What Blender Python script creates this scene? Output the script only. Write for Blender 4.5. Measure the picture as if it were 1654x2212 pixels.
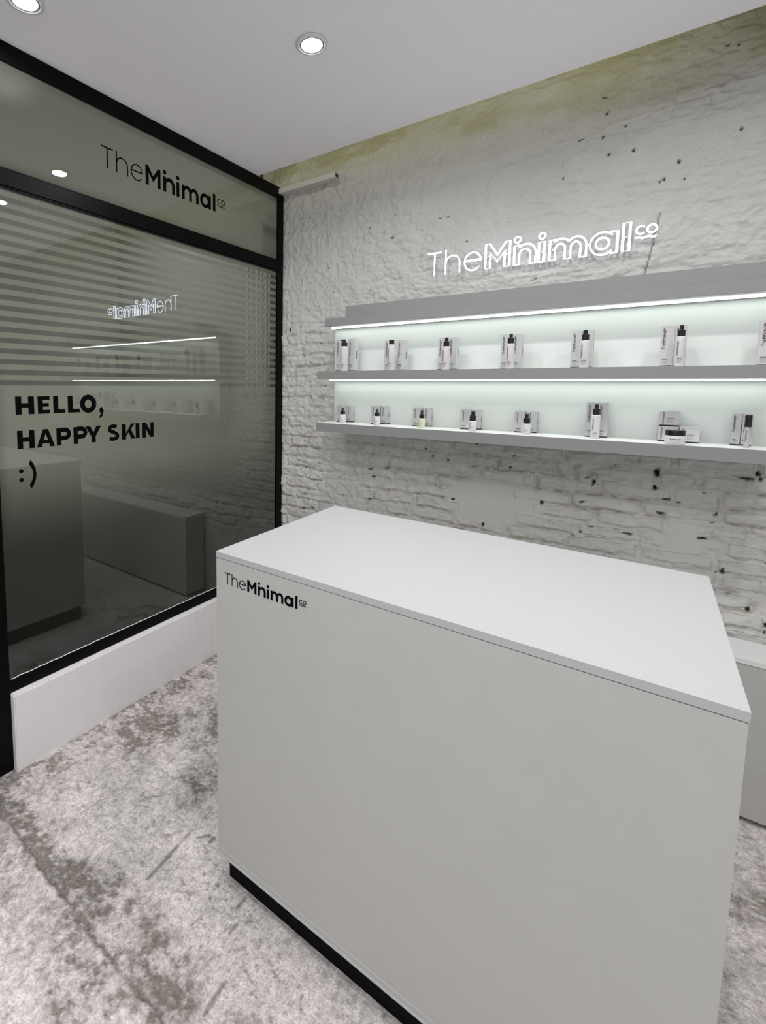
import bpy, bmesh, math, random
import numpy as np
from mathutils import Vector, Matrix
from mathutils.geometry import tessellate_polygon

for o in list(bpy.data.objects): bpy.data.objects.remove(o)
S = bpy.context.scene
COL = S.collection
PI = math.pi

# ------------------------------------------------------------------ camera
W_, H_ = 1654.0, 2212.0
F_, PX, PY = 1047.09, 624.16, 935.38
YAW, PITCH, ROLL = -0.64962, -0.096498, 0.0077636
cam = bpy.data.objects.new('camera', bpy.data.cameras.new('camera')); COL.objects.link(cam)
cam.data.sensor_fit = 'HORIZONTAL'; cam.data.sensor_width = 36.0
cam.data.lens = F_ / W_ * 36.0
cam.data.shift_x = (W_ / 2 - PX) / W_
cam.data.shift_y = (PY - H_ / 2) / W_
cam.data.clip_start = 0.02
fw = Vector((math.sin(YAW) * math.cos(PITCH), math.cos(YAW) * math.cos(PITCH), math.sin(PITCH)))
rt = Vector((math.cos(YAW), -math.sin(YAW), 0)); up = rt.cross(fw)
r2 = rt * math.cos(ROLL) + up * math.sin(ROLL); u2 = -rt * math.sin(ROLL) + up * math.cos(ROLL)
Mc = Matrix((r2, u2, -fw)).transposed().to_4x4(); Mc.translation = Vector((1.85549, -2.36574, 1.45))
cam.matrix_world = Mc
S.camera = cam

# ------------------------------------------------------------------ world, view, light levels
wd = bpy.data.worlds.new('world'); S.world = wd; wd.use_nodes = True
wd.node_tree.nodes['Background'].inputs[0].default_value = (0.95, 0.96, 1.0, 1)
wd.node_tree.nodes['Background'].inputs[1].default_value = 0.55
S.view_settings.view_transform = 'Standard'; S.view_settings.look = 'None'
S.view_settings.gamma = 1; S.view_settings.exposure = 0.38; S.view_settings.use_curve_mapping = False
LAMP_W = 3.6          # each recessed downlight
COVE_W = 1.1          # warm cove lamp above the dropped ceiling
OUT_W = 9.0           # unseen fill added beyond the glass to backlight the film
LED_E = 8.2          # led strips
NEON_E = 5.0

# ------------------------------------------------------------------ materials
def mat(name, col, rough=0.5, metal=0.0, spec=0.5, emit=None, es=1.0, **k):
    m = bpy.data.materials.new(name); m.use_nodes = True
    b = m.node_tree.nodes['Principled BSDF']
    b.inputs['Base Color'].default_value = (*col, 1); b.inputs['Roughness'].default_value = rough
    b.inputs['Metallic'].default_value = metal; b.inputs['Specular IOR Level'].default_value = spec
    if emit: b.inputs['Emission Color'].default_value = (*emit, 1); b.inputs['Emission Strength'].default_value = es
    for kk, v in k.items(): b.inputs[kk].default_value = v
    return m
def nd(m, t, **k):
    n = m.node_tree.nodes.new(t)
    for a, v in k.items(): setattr(n, a, v)
    return n
def lk(m, a, b): m.node_tree.links.new(a, b)
def add_bump(m, scale, strength, dist=0.002, detail=4, vec=None, rough=0.6):
    b = m.node_tree.nodes['Principled BSDF']
    tc = nd(m, 'ShaderNodeTexCoord'); mp = nd(m, 'ShaderNodeMapping'); lk(m, tc.outputs['Object'], mp.inputs[0])
    if vec: mp.inputs['Scale'].default_value = vec
    n = nd(m, 'ShaderNodeTexNoise'); n.inputs['Scale'].default_value = scale; n.inputs['Detail'].default_value = detail; n.inputs['Roughness'].default_value = rough
    lk(m, mp.outputs[0], n.inputs['Vector'])
    bp = nd(m, 'ShaderNodeBump'); bp.inputs['Strength'].default_value = strength; bp.inputs['Distance'].default_value = dist
    lk(m, n.outputs['Fac'], bp.inputs['Height']); lk(m, bp.outputs[0], b.inputs['Normal'])
    return n
def mottled(m, c1, c2, scale, detail=3, fac=(0.35, 0.65)):
    b = m.node_tree.nodes['Principled BSDF']
    tc = nd(m, 'ShaderNodeTexCoord'); n = nd(m, 'ShaderNodeTexNoise'); n.inputs['Scale'].default_value = scale; n.inputs['Detail'].default_value = detail
    lk(m, tc.outputs['Object'], n.inputs['Vector'])
    r = nd(m, 'ShaderNodeValToRGB'); r.color_ramp.elements[0].position = fac[0]; r.color_ramp.elements[1].position = fac[1]
    r.color_ramp.elements[0].color = (*c1, 1); r.color_ramp.elements[1].color = (*c2, 1)
    lk(m, n.outputs['Fac'], r.inputs[0]); lk(m, r.outputs[0], b.inputs['Base Color'])

M = {}
M['ceiling'] = mat('ceiling paint', (0.95, 0.935, 0.955), 0.9); add_bump(M['ceiling'], 60, 0.15); 
M['black'] = mat('black powder coat', (0.002, 0.002, 0.0025), 0.35, spec=0.10)
M['blackvinyl'] = mat('black vinyl', (0.002, 0.002, 0.002), 0.8, spec=0.05)
M['ink'] = mat('black ink', (0.012, 0.012, 0.015), 0.7, spec=0.2)
M['greyink'] = mat('grey ink', (0.16, 0.16, 0.17), 0.8, spec=0.2)
M['white'] = mat('white laminate', (0.80, 0.80, 0.80), 0.45); add_bump(M['white'], 220, 0.06, 0.001)
M['countertop'] = mat('white counter laminate', (0.505, 0.515, 0.525), 0.42); add_bump(M['countertop'], 260, 0.05, 0.001)
M['counterfront'] = mat('white counter panel', (0.66, 0.66, 0.64), 0.5); add_bump(M['counterfront'], 240, 0.08, 0.001)
mottled(M['counterfront'], (0.526, 0.528, 0.508), (0.536, 0.538, 0.518), 14, 2)
M['shelf'] = mat('shade-darkened shelf laminate', (0.27, 0.27, 0.275), 0.6)  # backlit shade of the shelf fronts is put into this darker tone
M['panel'] = mat('white back panel', (0.68, 0.71, 0.69), 0.7, spec=0.2)
M['board'] = mat('white shelf board', (0.74, 0.75, 0.74), 0.5)
M['plinth'] = mat('black plinth', (0.002, 0.002, 0.002), 0.7, spec=0.1)
M['alu'] = mat('brushed aluminium', (0.8, 0.8, 0.8), 0.25, metal=1.0)
M['curb'] = mat('white painted curb', (0.86, 0.84, 0.85), 0.6); add_bump(M['curb'], 35, 0.35, 0.004, 5)
M['carton'] = mat('white carton', (0.56, 0.56, 0.565), 0.55)
M['bottle'] = mat('white frosted bottle', (0.70, 0.69, 0.71), 0.35)
M['oil'] = mat('pale green serum glass', (0.66, 0.70, 0.50), 0.25)
M['cap'] = mat('black plastic', (0.006, 0.006, 0.006), 0.3)
M['led'] = mat('led diffuser', (0.9, 0.9, 0.9), 0.5, emit=(0.90, 1.0, 0.94), es=LED_E)
M['neon'] = mat('white neon tube', (0.9, 0.9, 0.9), 0.4, emit=(0.76, 0.82, 1.0), es=NEON_E)
M['lens'] = mat('lamp lens', (0.9, 0.9, 0.9), 0.4, emit=(1.0, 0.99, 0.97), es=14)
M['trim'] = mat('white lamp trim', (0.75, 0.74, 0.74), 0.35)
M['trunk'] = mat('white painted trunking', (0.62, 0.60, 0.58), 0.6); add_bump(M['trunk'], 50, 0.4, 0.003)
M['rust'] = mat('brown rusted steel', (0.06, 0.035, 0.025), 0.8)
M['outwall'] = mat('corridor paint', (0.50, 0.50, 0.465), 0.9)
M['outfloor'] = mat('corridor floor', (0.05, 0.045, 0.045), 0.8)
M['screen'] = mat('pale slats', (0.75, 0.75, 0.68), 0.6)
M['sidewall'] = mat('white side wall', (0.60, 0.60, 0.58), 0.8); add_bump(M['sidewall'], 30, 0.3, 0.004)
M['disc'] = mat('dark grey plastic', (0.03, 0.03, 0.03), 0.5)

def glass_mat():
    m = bpy.data.materials.new('window glass'); m.use_nodes = True; nt = m.node_tree; nt.nodes.clear()
    out = nd(m, 'ShaderNodeOutputMaterial'); mx = nd(m, 'ShaderNodeMixShader'); fr = nd(m, 'ShaderNodeFresnel'); fr.inputs[0].default_value = 1.70
    mu = nd(m, 'ShaderNodeMath', operation='MULTIPLY'); mu.inputs[1].default_value = 1.5; mu.use_clamp = True
    tr = nd(m, 'ShaderNodeBsdfTransparent'); tr.inputs[0].default_value = (0.86, 0.885, 0.86, 1)
    gl = nd(m, 'ShaderNodeBsdfGlossy'); gl.inputs['Roughness'].default_value = 0.0; gl.inputs[0].default_value = (1, 1, 1, 1)
    lk(m, fr.outputs[0], mu.inputs[0]); lk(m, mu.outputs[0], mx.inputs[0]); lk(m, tr.outputs[0], mx.inputs[1]); lk(m, gl.outputs[0], mx.inputs[2]); lk(m, mx.outputs[0], out.inputs[0])
    return m
def film_mat(name, dcol, tcol, fac):
    m = bpy.data.materials.new(name); m.use_nodes = True; nt = m.node_tree; nt.nodes.clear()
    out = nd(m, 'ShaderNodeOutputMaterial'); mx = nd(m, 'ShaderNodeMixShader'); mx.inputs[0].default_value = fac
    d = nd(m, 'ShaderNodeBsdfDiffuse'); d.inputs[0].default_value = (*dcol, 1)
    t = nd(m, 'ShaderNodeBsdfTranslucent'); t.inputs[0].default_value = (*tcol, 1)
    lk(m, d.outputs[0], mx.inputs[1]); lk(m, t.outputs[0], mx.inputs[2]); lk(m, mx.outputs[0], out.inputs[0])
    return m
M['glass'] = glass_mat()
M['film'] = film_mat('frosted film', (0.012, 0.012, 0.012), (0.86, 0.86, 0.80), 0.88)
M['filmtop'] = film_mat('frosted transom film', (0.14, 0.14, 0.13), (0.85, 0.87, 0.78), 0.66)

# wall: paint with attribute driven grime and holes
def wall_mat():
    m = mat('painted rough masonry', (0.6, 0.6, 0.57), 0.75, spec=0.25); b = m.node_tree.nodes['Principled BSDF']
    at = nd(m, 'ShaderNodeAttribute', attribute_name='tone'); lk(m, at.outputs['Color'], b.inputs['Base Color'])
    add_bump(m, 120, 0.9, 0.006, 7, rough=0.7)
    return m
M['masonry'] = wall_mat()
def floor_mat():
    m = mat('worn concrete', (0.5, 0.48, 0.48), 0.7, spec=0.3); b = m.node_tree.nodes['Principled BSDF']
    at = nd(m, 'ShaderNodeAttribute', attribute_name='tone')
    tc = nd(m, 'ShaderNodeTexCoord')
    n1 = nd(m, 'ShaderNodeTexNoise'); n1.inputs['Scale'].default_value = 55; n1.inputs['Detail'].default_value = 9; n1.inputs['Roughness'].default_value = 0.72
    lk(m, tc.outputs['Object'], n1.inputs['Vector'])
    r1 = nd(m, 'ShaderNodeValToRGB'); r1.color_ramp.elements[0].position = 0.36; r1.color_ramp.elements[1].position = 0.58
    r1.color_ramp.elements[0].color = (0.50, 0.47, 0.45, 1); r1.color_ramp.elements[1].color = (1.15, 1.14, 1.15, 1)
    lk(m, n1.outputs['Fac'], r1.inputs[0])
    mx = nd(m, 'ShaderNodeMix', data_type='RGBA', blend_type='MULTIPLY'); mx.inputs[0].default_value = 0.60
    n2 = nd(m, 'ShaderNodeTexNoise'); n2.inputs['Scale'].default_value = 170; n2.inputs['Detail'].default_value = 6; n2.inputs['Roughness'].default_value = 0.7
    lk(m, tc.outputs['Object'], n2.inputs['Vector'])
    r2_ = nd(m, 'ShaderNodeValToRGB'); r2_.color_ramp.elements[0].position = 0.36; r2_.color_ramp.elements[1].position = 0.60
    r2_.color_ramp.elements[0].color = (0.60, 0.57, 0.55, 1); r2_.color_ramp.elements[1].color = (1.08, 1.08, 1.08, 1); lk(m, n2.outputs['Fac'], r2_.inputs[0])
    mx2 = nd(m, 'ShaderNodeMix', data_type='RGBA', blend_type='MULTIPLY'); mx2.inputs[0].default_value = 0.8
    lk(m, at.outputs['Color'], mx.inputs[6]); lk(m, r1.outputs[0], mx.inputs[7]); lk(m, mx.outputs[2], mx2.inputs[6]); lk(m, r2_.outputs[0], mx2.inputs[7]); lk(m, mx2.outputs[2], b.inputs['Base Color'])
    bp = nd(m, 'ShaderNodeBump'); bp.inputs['Strength'].default_value = 0.3; bp.inputs['Distance'].default_value = 0.003
    lk(m, n1.outputs['Fac'], bp.inputs['Height']); lk(m, bp.outputs[0], b.inputs['Normal'])
    return m
M['concrete'] = floor_mat()

# ------------------------------------------------------------------ helpers
def tag(o, label=None, cat=None, group=None, kind=None):
    if label: o['label'] = label
    if cat: o['category'] = cat
    if group: o['group'] = group
    if kind: o['kind'] = kind
    return o
def thing(name, label, cat, loc=(0, 0, 0), group=None, rz=0):
    o = bpy.data.objects.new(name, None); COL.objects.link(o); o.location = loc; o.rotation_euler = (0, 0, rz); o.empty_display_size = 0.05
    return tag(o, label, cat, group)
def obj(name, me, m=None, parent=None, label=None, smooth=False):
    if isinstance(me, bmesh.types.BMesh):
        bm = me; bmesh.ops.recalc_face_normals(bm, faces=bm.faces[:]); me = bpy.data.meshes.new(name); bm.to_mesh(me); bm.free()
    if m is not None and not me.materials: me.materials.append(m)
    if smooth:
        me.polygons.foreach_set('use_smooth', [True] * len(me.polygons))
    o = bpy.data.objects.new(name, me); COL.objects.link(o)
    if parent is not None: o.parent = parent
    if label: o['label'] = label
    return o
def add_box(bm, x0, x1, y0, y1, z0, z1, bev=0.0):
    r = bmesh.ops.create_cube(bm, size=1.0); vs = r['verts']
    for v in vs: v.co = Vector(((x0 + x1) / 2 + v.co.x * (x1 - x0), (y0 + y1) / 2 + v.co.y * (y1 - y0), (z0 + z1) / 2 + v.co.z * (z1 - z0)))
    if bev > 0:
        es = list({e for v in vs for e in v.link_edges})
        bmesh.ops.bevel(bm, geom=es, offset=bev, segments=2, affect='EDGES', profile=0.6)
def box(x0, x1, y0, y1, z0, z1, bev=0.0):
    bm = bmesh.new(); add_box(bm, x0, x1, y0, y1, z0, z1, bev); return bm
def quadprism(pts, z0, z1, bev=0.0):
    bm = bmesh.new(); lo = [bm.verts.new((x, y, z0)) for x, y in pts]; hi = [bm.verts.new((x, y, z1)) for x, y in pts]
    bm.faces.new(lo[::-1]); bm.faces.new(hi); n = len(pts)
    for i in range(n): bm.faces.new((lo[i], lo[(i + 1) % n], hi[(i + 1) % n], hi[i]))
    if bev: bmesh.ops.bevel(bm, geom=bm.edges[:], offset=bev, segments=2, affect='EDGES', profile=0.6)
    return bm
def lathe(profile, seg=28, bm=None, cx=0, cy=0):
    bm = bm or bmesh.new(); rings = []
    for r, z in profile:
        if r < 1e-6: rings.append([bm.verts.new((cx, cy, z))])
        else: rings.append([bm.verts.new((cx + r * math.cos(2 * PI * i / seg), cy + r * math.sin(2 * PI * i / seg), z)) for i in range(seg)])
    for a, b in zip(rings, rings[1:]):
        for i in range(seg):
            j = (i + 1) % seg
            if len(a) == 1 and len(b) == 1: continue
            if len(a) == 1: bm.faces.new((a[0], b[i], b[j]))
            elif len(b) == 1: bm.faces.new((a[i], a[j], b[0]))
            else: bm.faces.new((a[i], a[j], b[j], b[i]))
    return bm
def tube(points, r, closed=False, seg=8, bm=None):
    """round tube along 3D points"""
    bm = bm or bmesh.new(); P = [Vector(p) for p in points]; n = len(P); rings = []
    for i in range(n):
        a = P[i - 1] if (i > 0 or closed) else P[i]; b = P[(i + 1) % n] if (i < n - 1 or closed) else P[i]
        t = (b - a).normalized(); nn = Vector((0, 1, 0)) if abs(t.y) < 0.9 else Vector((1, 0, 0))
        s = t.cross(nn).normalized(); q = s.cross(t).normalized()
        k = 1.0
        if 0 < i < n - 1 or closed:
            d1 = (P[i] - a).normalized(); d2 = (b - P[i]).normalized(); c = max(0.45, math.sqrt(max(0.0, (1 + d1.dot(d2)) / 2))); k = 1 / c
        rings.append([bm.verts.new(P[i] + s * r * k * math.cos(2 * PI * j / seg) + q * r * math.sin(2 * PI * j / seg)) for j in range(seg)])
    m = n if closed else n - 1
    for i in range(m):
        a, b = rings[i], rings[(i + 1) % n]
        for j in range(seg): bm.faces.new((a[j], a[(j + 1) % seg], b[(j + 1) % seg], b[j]))
    if not closed: bm.faces.new(rings[0]); bm.faces.new(rings[-1][::-1])
    return bm

# ------------------------------------------------------------------ lettering (own outlines)
def arc(cx, cy, rx, ry, a0, a1, n=14):
    return [(cx + rx * math.cos(math.radians(a0 + (a1 - a0) * i / n)), cy + ry * math.sin(math.radians(a0 + (a1 - a0) * i / n))) for i in range(n + 1)]
def ribbon(pts, w):
    """outline of an open polyline of width w"""
    L, R = [], []; n = len(pts)
    for i, p in enumerate(pts):
        a = pts[max(i - 1, 0)]; b = pts[min(i + 1, n - 1)]; dx, dy = b[0] - a[0], b[1] - a[1]; l = math.hypot(dx, dy) or 1
        k = 1.0
        if 0 < i < n - 1:
            d1 = (p[0] - a[0], p[1] - a[1]); d2 = (b[0] - p[0], b[1] - p[1]); c = (d1[0] * d2[0] + d1[1] * d2[1]) / ((math.hypot(*d1) or 1) * (math.hypot(*d2) or 1)); k = 1 / max(0.5, math.sqrt(max(0, (1 + c) / 2)))
        nx, ny = -dy / l * w / 2 * k, dx / l * w / 2 * k; L.append((p[0] + nx, p[1] + ny)); R.append((p[0] - nx, p[1] - ny))
    return L + R[::-1]
def rect(x0, y0, x1, y1): return [(x0, y0), (x1, y0), (x1, y1), (x0, y1)]
# thin strokes (polyline centre lines, cap height 1) and bold outlines [outer, holes...]
def sc(P, ox, s=1.0): return [(ox + x * s, y) for x, y in P]
THIN = [
    ('T', [[(0, 0.97), (0.66, 0.97)], [(0.33, 0.97), (0.33, 0)]]),
    ('h', [[(0.84, 0), (0.84, 1.03)], [(0.84, 0.40)] + arc(1.15, 0.44, 0.31, 0.32, 180, 0, 16) + [(1.46, 0)]]),
    ('e', [[(1.68, 0.43), (2.365, 0.43)] + arc(2.02, 0.385, 0.345, 0.375, 8, 322, 34)]),
]
M_ = sc([(0, 0), (0, 1), (.17, 1), (.495, .52), (.82, 1), (.99, 1), (.99, 0), (.79, 0), (.79, .64), (.495, .24), (.2, .64), (.2, 0)], 2.55, 0.97)
n_ = sc([(0, 0), (0, .77), (.2, .77), (.2, .69)] + arc(.46, .41, .36, .38, 128, 0) + [(.82, 0), (.62, 0)] + arc(.41, .40, .21, .20, 0, 180, 12) + [(.2, 0)], 3.69, 0.97)
i_ = rect(4.60, 0, 4.80, .77)
m_ = sc([(0, 0), (0, .77), (.2, .77), (.2, .69)] + arc(.41, .41, .34, .38, 125, 38, 8) + arc(.95, .41, .34, .38, 142, 0, 12) + [(1.29, 0), (1.09, 0)] + arc(.92, .41, .17, .19, 0, 180, 10) + [(.75, 0), (.55, 0)] + arc(.375, .41, .175, .19, 0, 180, 10) + [(.2, 0)], 4.99, 0.965)
a_ = sc([(.69, .77), (.89, .77), (.89, 0), (.69, 0)] + arc(.41, .385, .41, .41, 313, 47, 26), 6.35, 0.97)
a_h = sc(arc(.41, .385, .215, .215, 0, 342, 20), 6.35, 0.97)
l_ = rect(7.38, 0, 7.58, 1)
def circ(cx, cy, r, n=20): return arc(cx, cy, r, r, 0, 360 * (n - 1) / n, n - 1)
BOLD = [('M', [M_]), ('n', [n_]), ('n dot', [circ(3.79, 1.0, .115)]), ('i', [i_]), ('i dot', [circ(4.70, 1.0, .115)]), ('m', [m_]), ('a', [a_, a_h]), ('l', [l_])]
CO_THIN = [('c', [arc(7.90, .675, .137, .137, 45, 315, 18)]), ('o', [arc(8.22, .675, .137, .137, 0, 360, 22)]),
           ('wave', [[(7.74 + i * 0.62 / 24, .405 + .022 * math.sin(i / 24 * 4 * PI)) for i in range(25)]])]
def flat_mesh(bm, outlines, T):
    """fills outline (with holes); T maps (u, v) to a point"""
    v3 = [[Vector((p[0], p[1], 0)) for p in o] for o in outlines]
    tris = tessellate_polygon(v3); fl = [p for o in outlines for p in o]; vs = [bm.verts.new(T(*p)) for p in fl]
    for t in tris:
        try: bm.faces.new([vs[i] for i in t])
        except ValueError: pass
def strip_mesh(bm, pts, w, T):
    o = ribbon(pts, w); n = len(pts); vs = [bm.verts.new(T(*p)) for p in o]
    for i in range(n - 1): bm.faces.new((vs[i], vs[i + 1], vs[2 * n - 2 - i], vs[2 * n - 1 - i]))
def stroke_mesh(bm, pts, w, T):
    # drop doubled points, split at sharp corners
    q = [pts[0]]
    for p in pts[1:]:
        if math.hypot(p[0] - q[-1][0], p[1] - q[-1][1]) > 1e-4: q.append(p)
    run = [q[0]]
    for i in range(1, len(q)):
        run.append(q[i])
        if i < len(q) - 1:
            a, b, c = q[i - 1], q[i], q[i + 1]; d1 = (b[0] - a[0], b[1] - a[1]); d2 = (c[0] - b[0], c[1] - b[1])
            cs = (d1[0] * d2[0] + d1[1] * d2[1]) / (math.hypot(*d1) * math.hypot(*d2))
            if cs < 0.2: strip_mesh(bm, run, w, T); run = [q[i]]
    if len(run) > 1: strip_mesh(bm, run, w, T)
class RB(list): pass
def logo_parts(T, bm=None, thin=0.07, cow=0.05):
    """the word mark as separate bmeshes (one per character)"""
    out = []
    for nme, strokes in THIN:
        b = bmesh.new()
        for s in strokes: stroke_mesh(b, s, thin, T)
        out.append((nme, b))
    for nme, o in BOLD:
        b = bmesh.new(); flat_mesh(b, o, T); out.append((nme, b))
    for nme, strokes in CO_THIN:
        b = bmesh.new()
        for s in strokes: stroke_mesh(b, s, cow, T)
        out.append((nme, b))
    return out
def logo_one(T, thin=0.08, cow=0.08):
    b = bmesh.new()
    for nme, strokes in THIN + CO_THIN:
        for s in strokes: stroke_mesh(b, s, thin if len(nme) == 1 and nme in 'The' else cow, T)
    for nme, o in BOLD: flat_mesh(b, o, T)
    return b
def thicken(bm, vec):
    r = bmesh.ops.extrude_face_region(bm, geom=bm.faces[:])
    for v in [g for g in r['geom'] if isinstance(g, bmesh.types.BMVert)]: v.co += Vector(vec)
    return bm

# ------------------------------------------------------------------ noise
_rng = np.random.RandomState(7); _perm = _rng.randint(0, 1 << 30, 4096)
def _h(ix, iy, s): return _perm[(ix * 73 + iy * 1579 + s * 911 + _perm[(iy * 31 + s * 17) & 4095]) & 4095] / float(1 << 30)
def vn(x, y, s=0):
    x = np.asarray(x, float); y = np.asarray(y, float); ix = np.floor(x).astype(np.int64); iy = np.floor(y).astype(np.int64); fx = x - ix; fy = y - iy
    fx = fx * fx * (3 - 2 * fx); fy = fy * fy * (3 - 2 * fy)
    a = _h(ix, iy, s); b = _h(ix + 1, iy, s); c = _h(ix, iy + 1, s); d = _h(ix + 1, iy + 1, s)
    return (a + (b - a) * fx) * (1 - fy) + (c + (d - c) * fx) * fy
def fbm(x, y, s=0, o=4, g=0.5):
    t = 0; amp = 1; n = 0
    for k in range(o): t = t + amp * vn(x * 2 ** k + 13.7 * k, y * 2 ** k - 7.3 * k, s + k); n += amp; amp *= g
    return t / n
def sst(a, b, x):
    t = np.clip((x - a) / (b - a), 0, 1); return t * t * (3 - 2 * t)

# ------------------------------------------------------------------ the rough masonry wall (back)
COURSE = 0.0615; Z0 = 1.076 - 17 * COURSE
def brick_rows():
    rr = random.Random(11); rows = []
    for r in range(0, 50):
        x = -0.25 + (r % 2) * 0.06 + rr.uniform(-0.03, 0.03); xs = []
        while x < 3.4:
            L = 0.113 if rr.random() < 0.38 else 0.226
            L += rr.uniform(-0.008, 0.008); xs.append((x, x + L)); x += L + 0.014
        if r == 17: xs = [q for q in xs if q[1] < 1.64] + [(1.66, 1.864), (1.878, 1.990), (2.008, 2.23), (2.245, 2.46), (2.475, 2.69), (2.71, 2.92), (2.935, 3.15)]
        rows.append(xs)
    return rows
ROWS = brick_rows()
HOFF = {(r, i): random.Random(r * 131 + i * 7).uniform(-0.0035, 0.0055) for r, xs in enumerate(ROWS) for i in range(len(xs))}
def exposure_(x, z):
    """0 = buried in render, 1 = bricks show"""
    n = fbm(x * 3.1, z * 4.5, 50, 3)
    low = sst(1.95, 0.95, z) * 0.8; left = sst(0.55, 0.25, x) * sst(2.0, 1.7, z) * 0.75
    band = sst(1.45, 2.0, x) * sst(1.9, 2.5, z) * 0.45
    e = np.clip(np.maximum(np.maximum(low * 1.15, left), band) + (n - 0.5) * 1.3, 0, 1)
    for cx, cz, rx, rz in ((1.26, 0.90, 0.22, 0.115), (1.965, 0.85, 0.062, 0.095), (0.42, 0.86, 0.12, 0.09)):
        d = np.sqrt(((x - cx) / rx) ** 2 + ((z - cz) / rz) ** 2) + (fbm(x * 9, z * 9, 77, 2) - 0.5) * 0.5
        e = e * sst(0.85, 1.05, d)
    return e
def smooth_patch(x, z):
    s = np.zeros_like(x)
    for cx, cz, rx, rz in ((1.26, 0.90, 0.22, 0.115), (1.965, 0.85, 0.062, 0.095)):
        d = np.sqrt(((x - cx) / rx) ** 2 + ((z - cz) / rz) ** 2) + (fbm(x * 9, z * 9, 77, 2) - 0.5) * 0.5
        s = np.maximum(s, 1 - sst(0.85, 1.02, d))
    return s
PITS = [(1.869, 1.123, 7), (1.866, 1.061, 5), (1.661, 1.056, 5), (1.624, 0.97, 4), (1.662, 0.868, 3), (1.79, 0.864, 4), (1.47, 0.942, 4), (1.597, 0.81, 4), (1.223, 0.796, 4), (2.019, 0.887, 4), (2.085, 0.773, 5), (2.161, 0.658, 5), (1.902, 1.022, 4), (1.891, 0.963, 4), (2.052, 0.983, 4), (2.154, 1.151, 5), (2.129, 1.13, 4), (1.718, 0.749, 3), (2.207, 0.62, 4), (2.207, 0.594, 3), (0.966, 1.104, 3), (1.178, 1.186, 3), (1.042, 1.092, 3), (0.636, 0.958, 3), (0.618, 0.999, 3), (1.333, 1.085, 3), (2.11, 1.129, 2), (1.62, 2.535, 3), (1.609, 2.593, 2), (1.537, 2.455, 3), (1.613, 2.44, 3), (1.687, 2.463, 2), (1.636, 2.373, 3), (1.718, 2.366, 3), (1.859, 2.29, 3), (1.82, 2.236, 3), (1.805, 2.228, 2), (1.881, 2.222, 2), (1.48, 2.32, 2), (2.024, 2.352, 3), (1.998, 2.633, 2), (1.967, 2.648, 2), (0.723, 2.323, 2), (0.996, 2.263, 2), (0.96, 2.261, 2), (0.713, 2.214, 3), (0.582, 2.286, 2), (0.331, 2.114, 2), (0.361, 1.976, 2), (0.59, 1.961, 2), (1.383, 1.923, 2), (1.395, 1.927, 2), (1.09, 2.132, 2), (0.024, 1.779, 4), (0.056, 1.786, 5), (0.281, 1.695, 3), (0.212, 1.589, 3), (0.311, 1.452, 3), (0.183, 0.965, 3), (0.149, 0.95, 3), (0.178, 0.797, 3), (0.237, 0.723, 3), (0.169, 0.707, 3)]
_pr = random.Random(5)
for _ in range(120):
    r_ = _pr.randint(9, 26); xs_ = ROWS[r_]; q_ = _pr.choice(xs_)
    PITS.append((q_[0] - 0.007 + _pr.gauss(0, 0.02), Z0 + r_ * COURSE + _pr.gauss(0, 0.006), _pr.choice((1.2, 1.5, 2, 2.6))))
def wobz(x, z): return z + (fbm(x * 2.3, z * 2.0, 3, 3) - 0.5) * 0.042 + (fbm(x * 14, z * 14, 9, 2) - 0.5) * 0.013
def wobx(x, z): return x + (fbm(x * 4, z * 5, 23, 2) - 0.5) * 0.022 + (fbm(x * 16, z * 16, 29, 2) - 0.5) * 0.008
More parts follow.
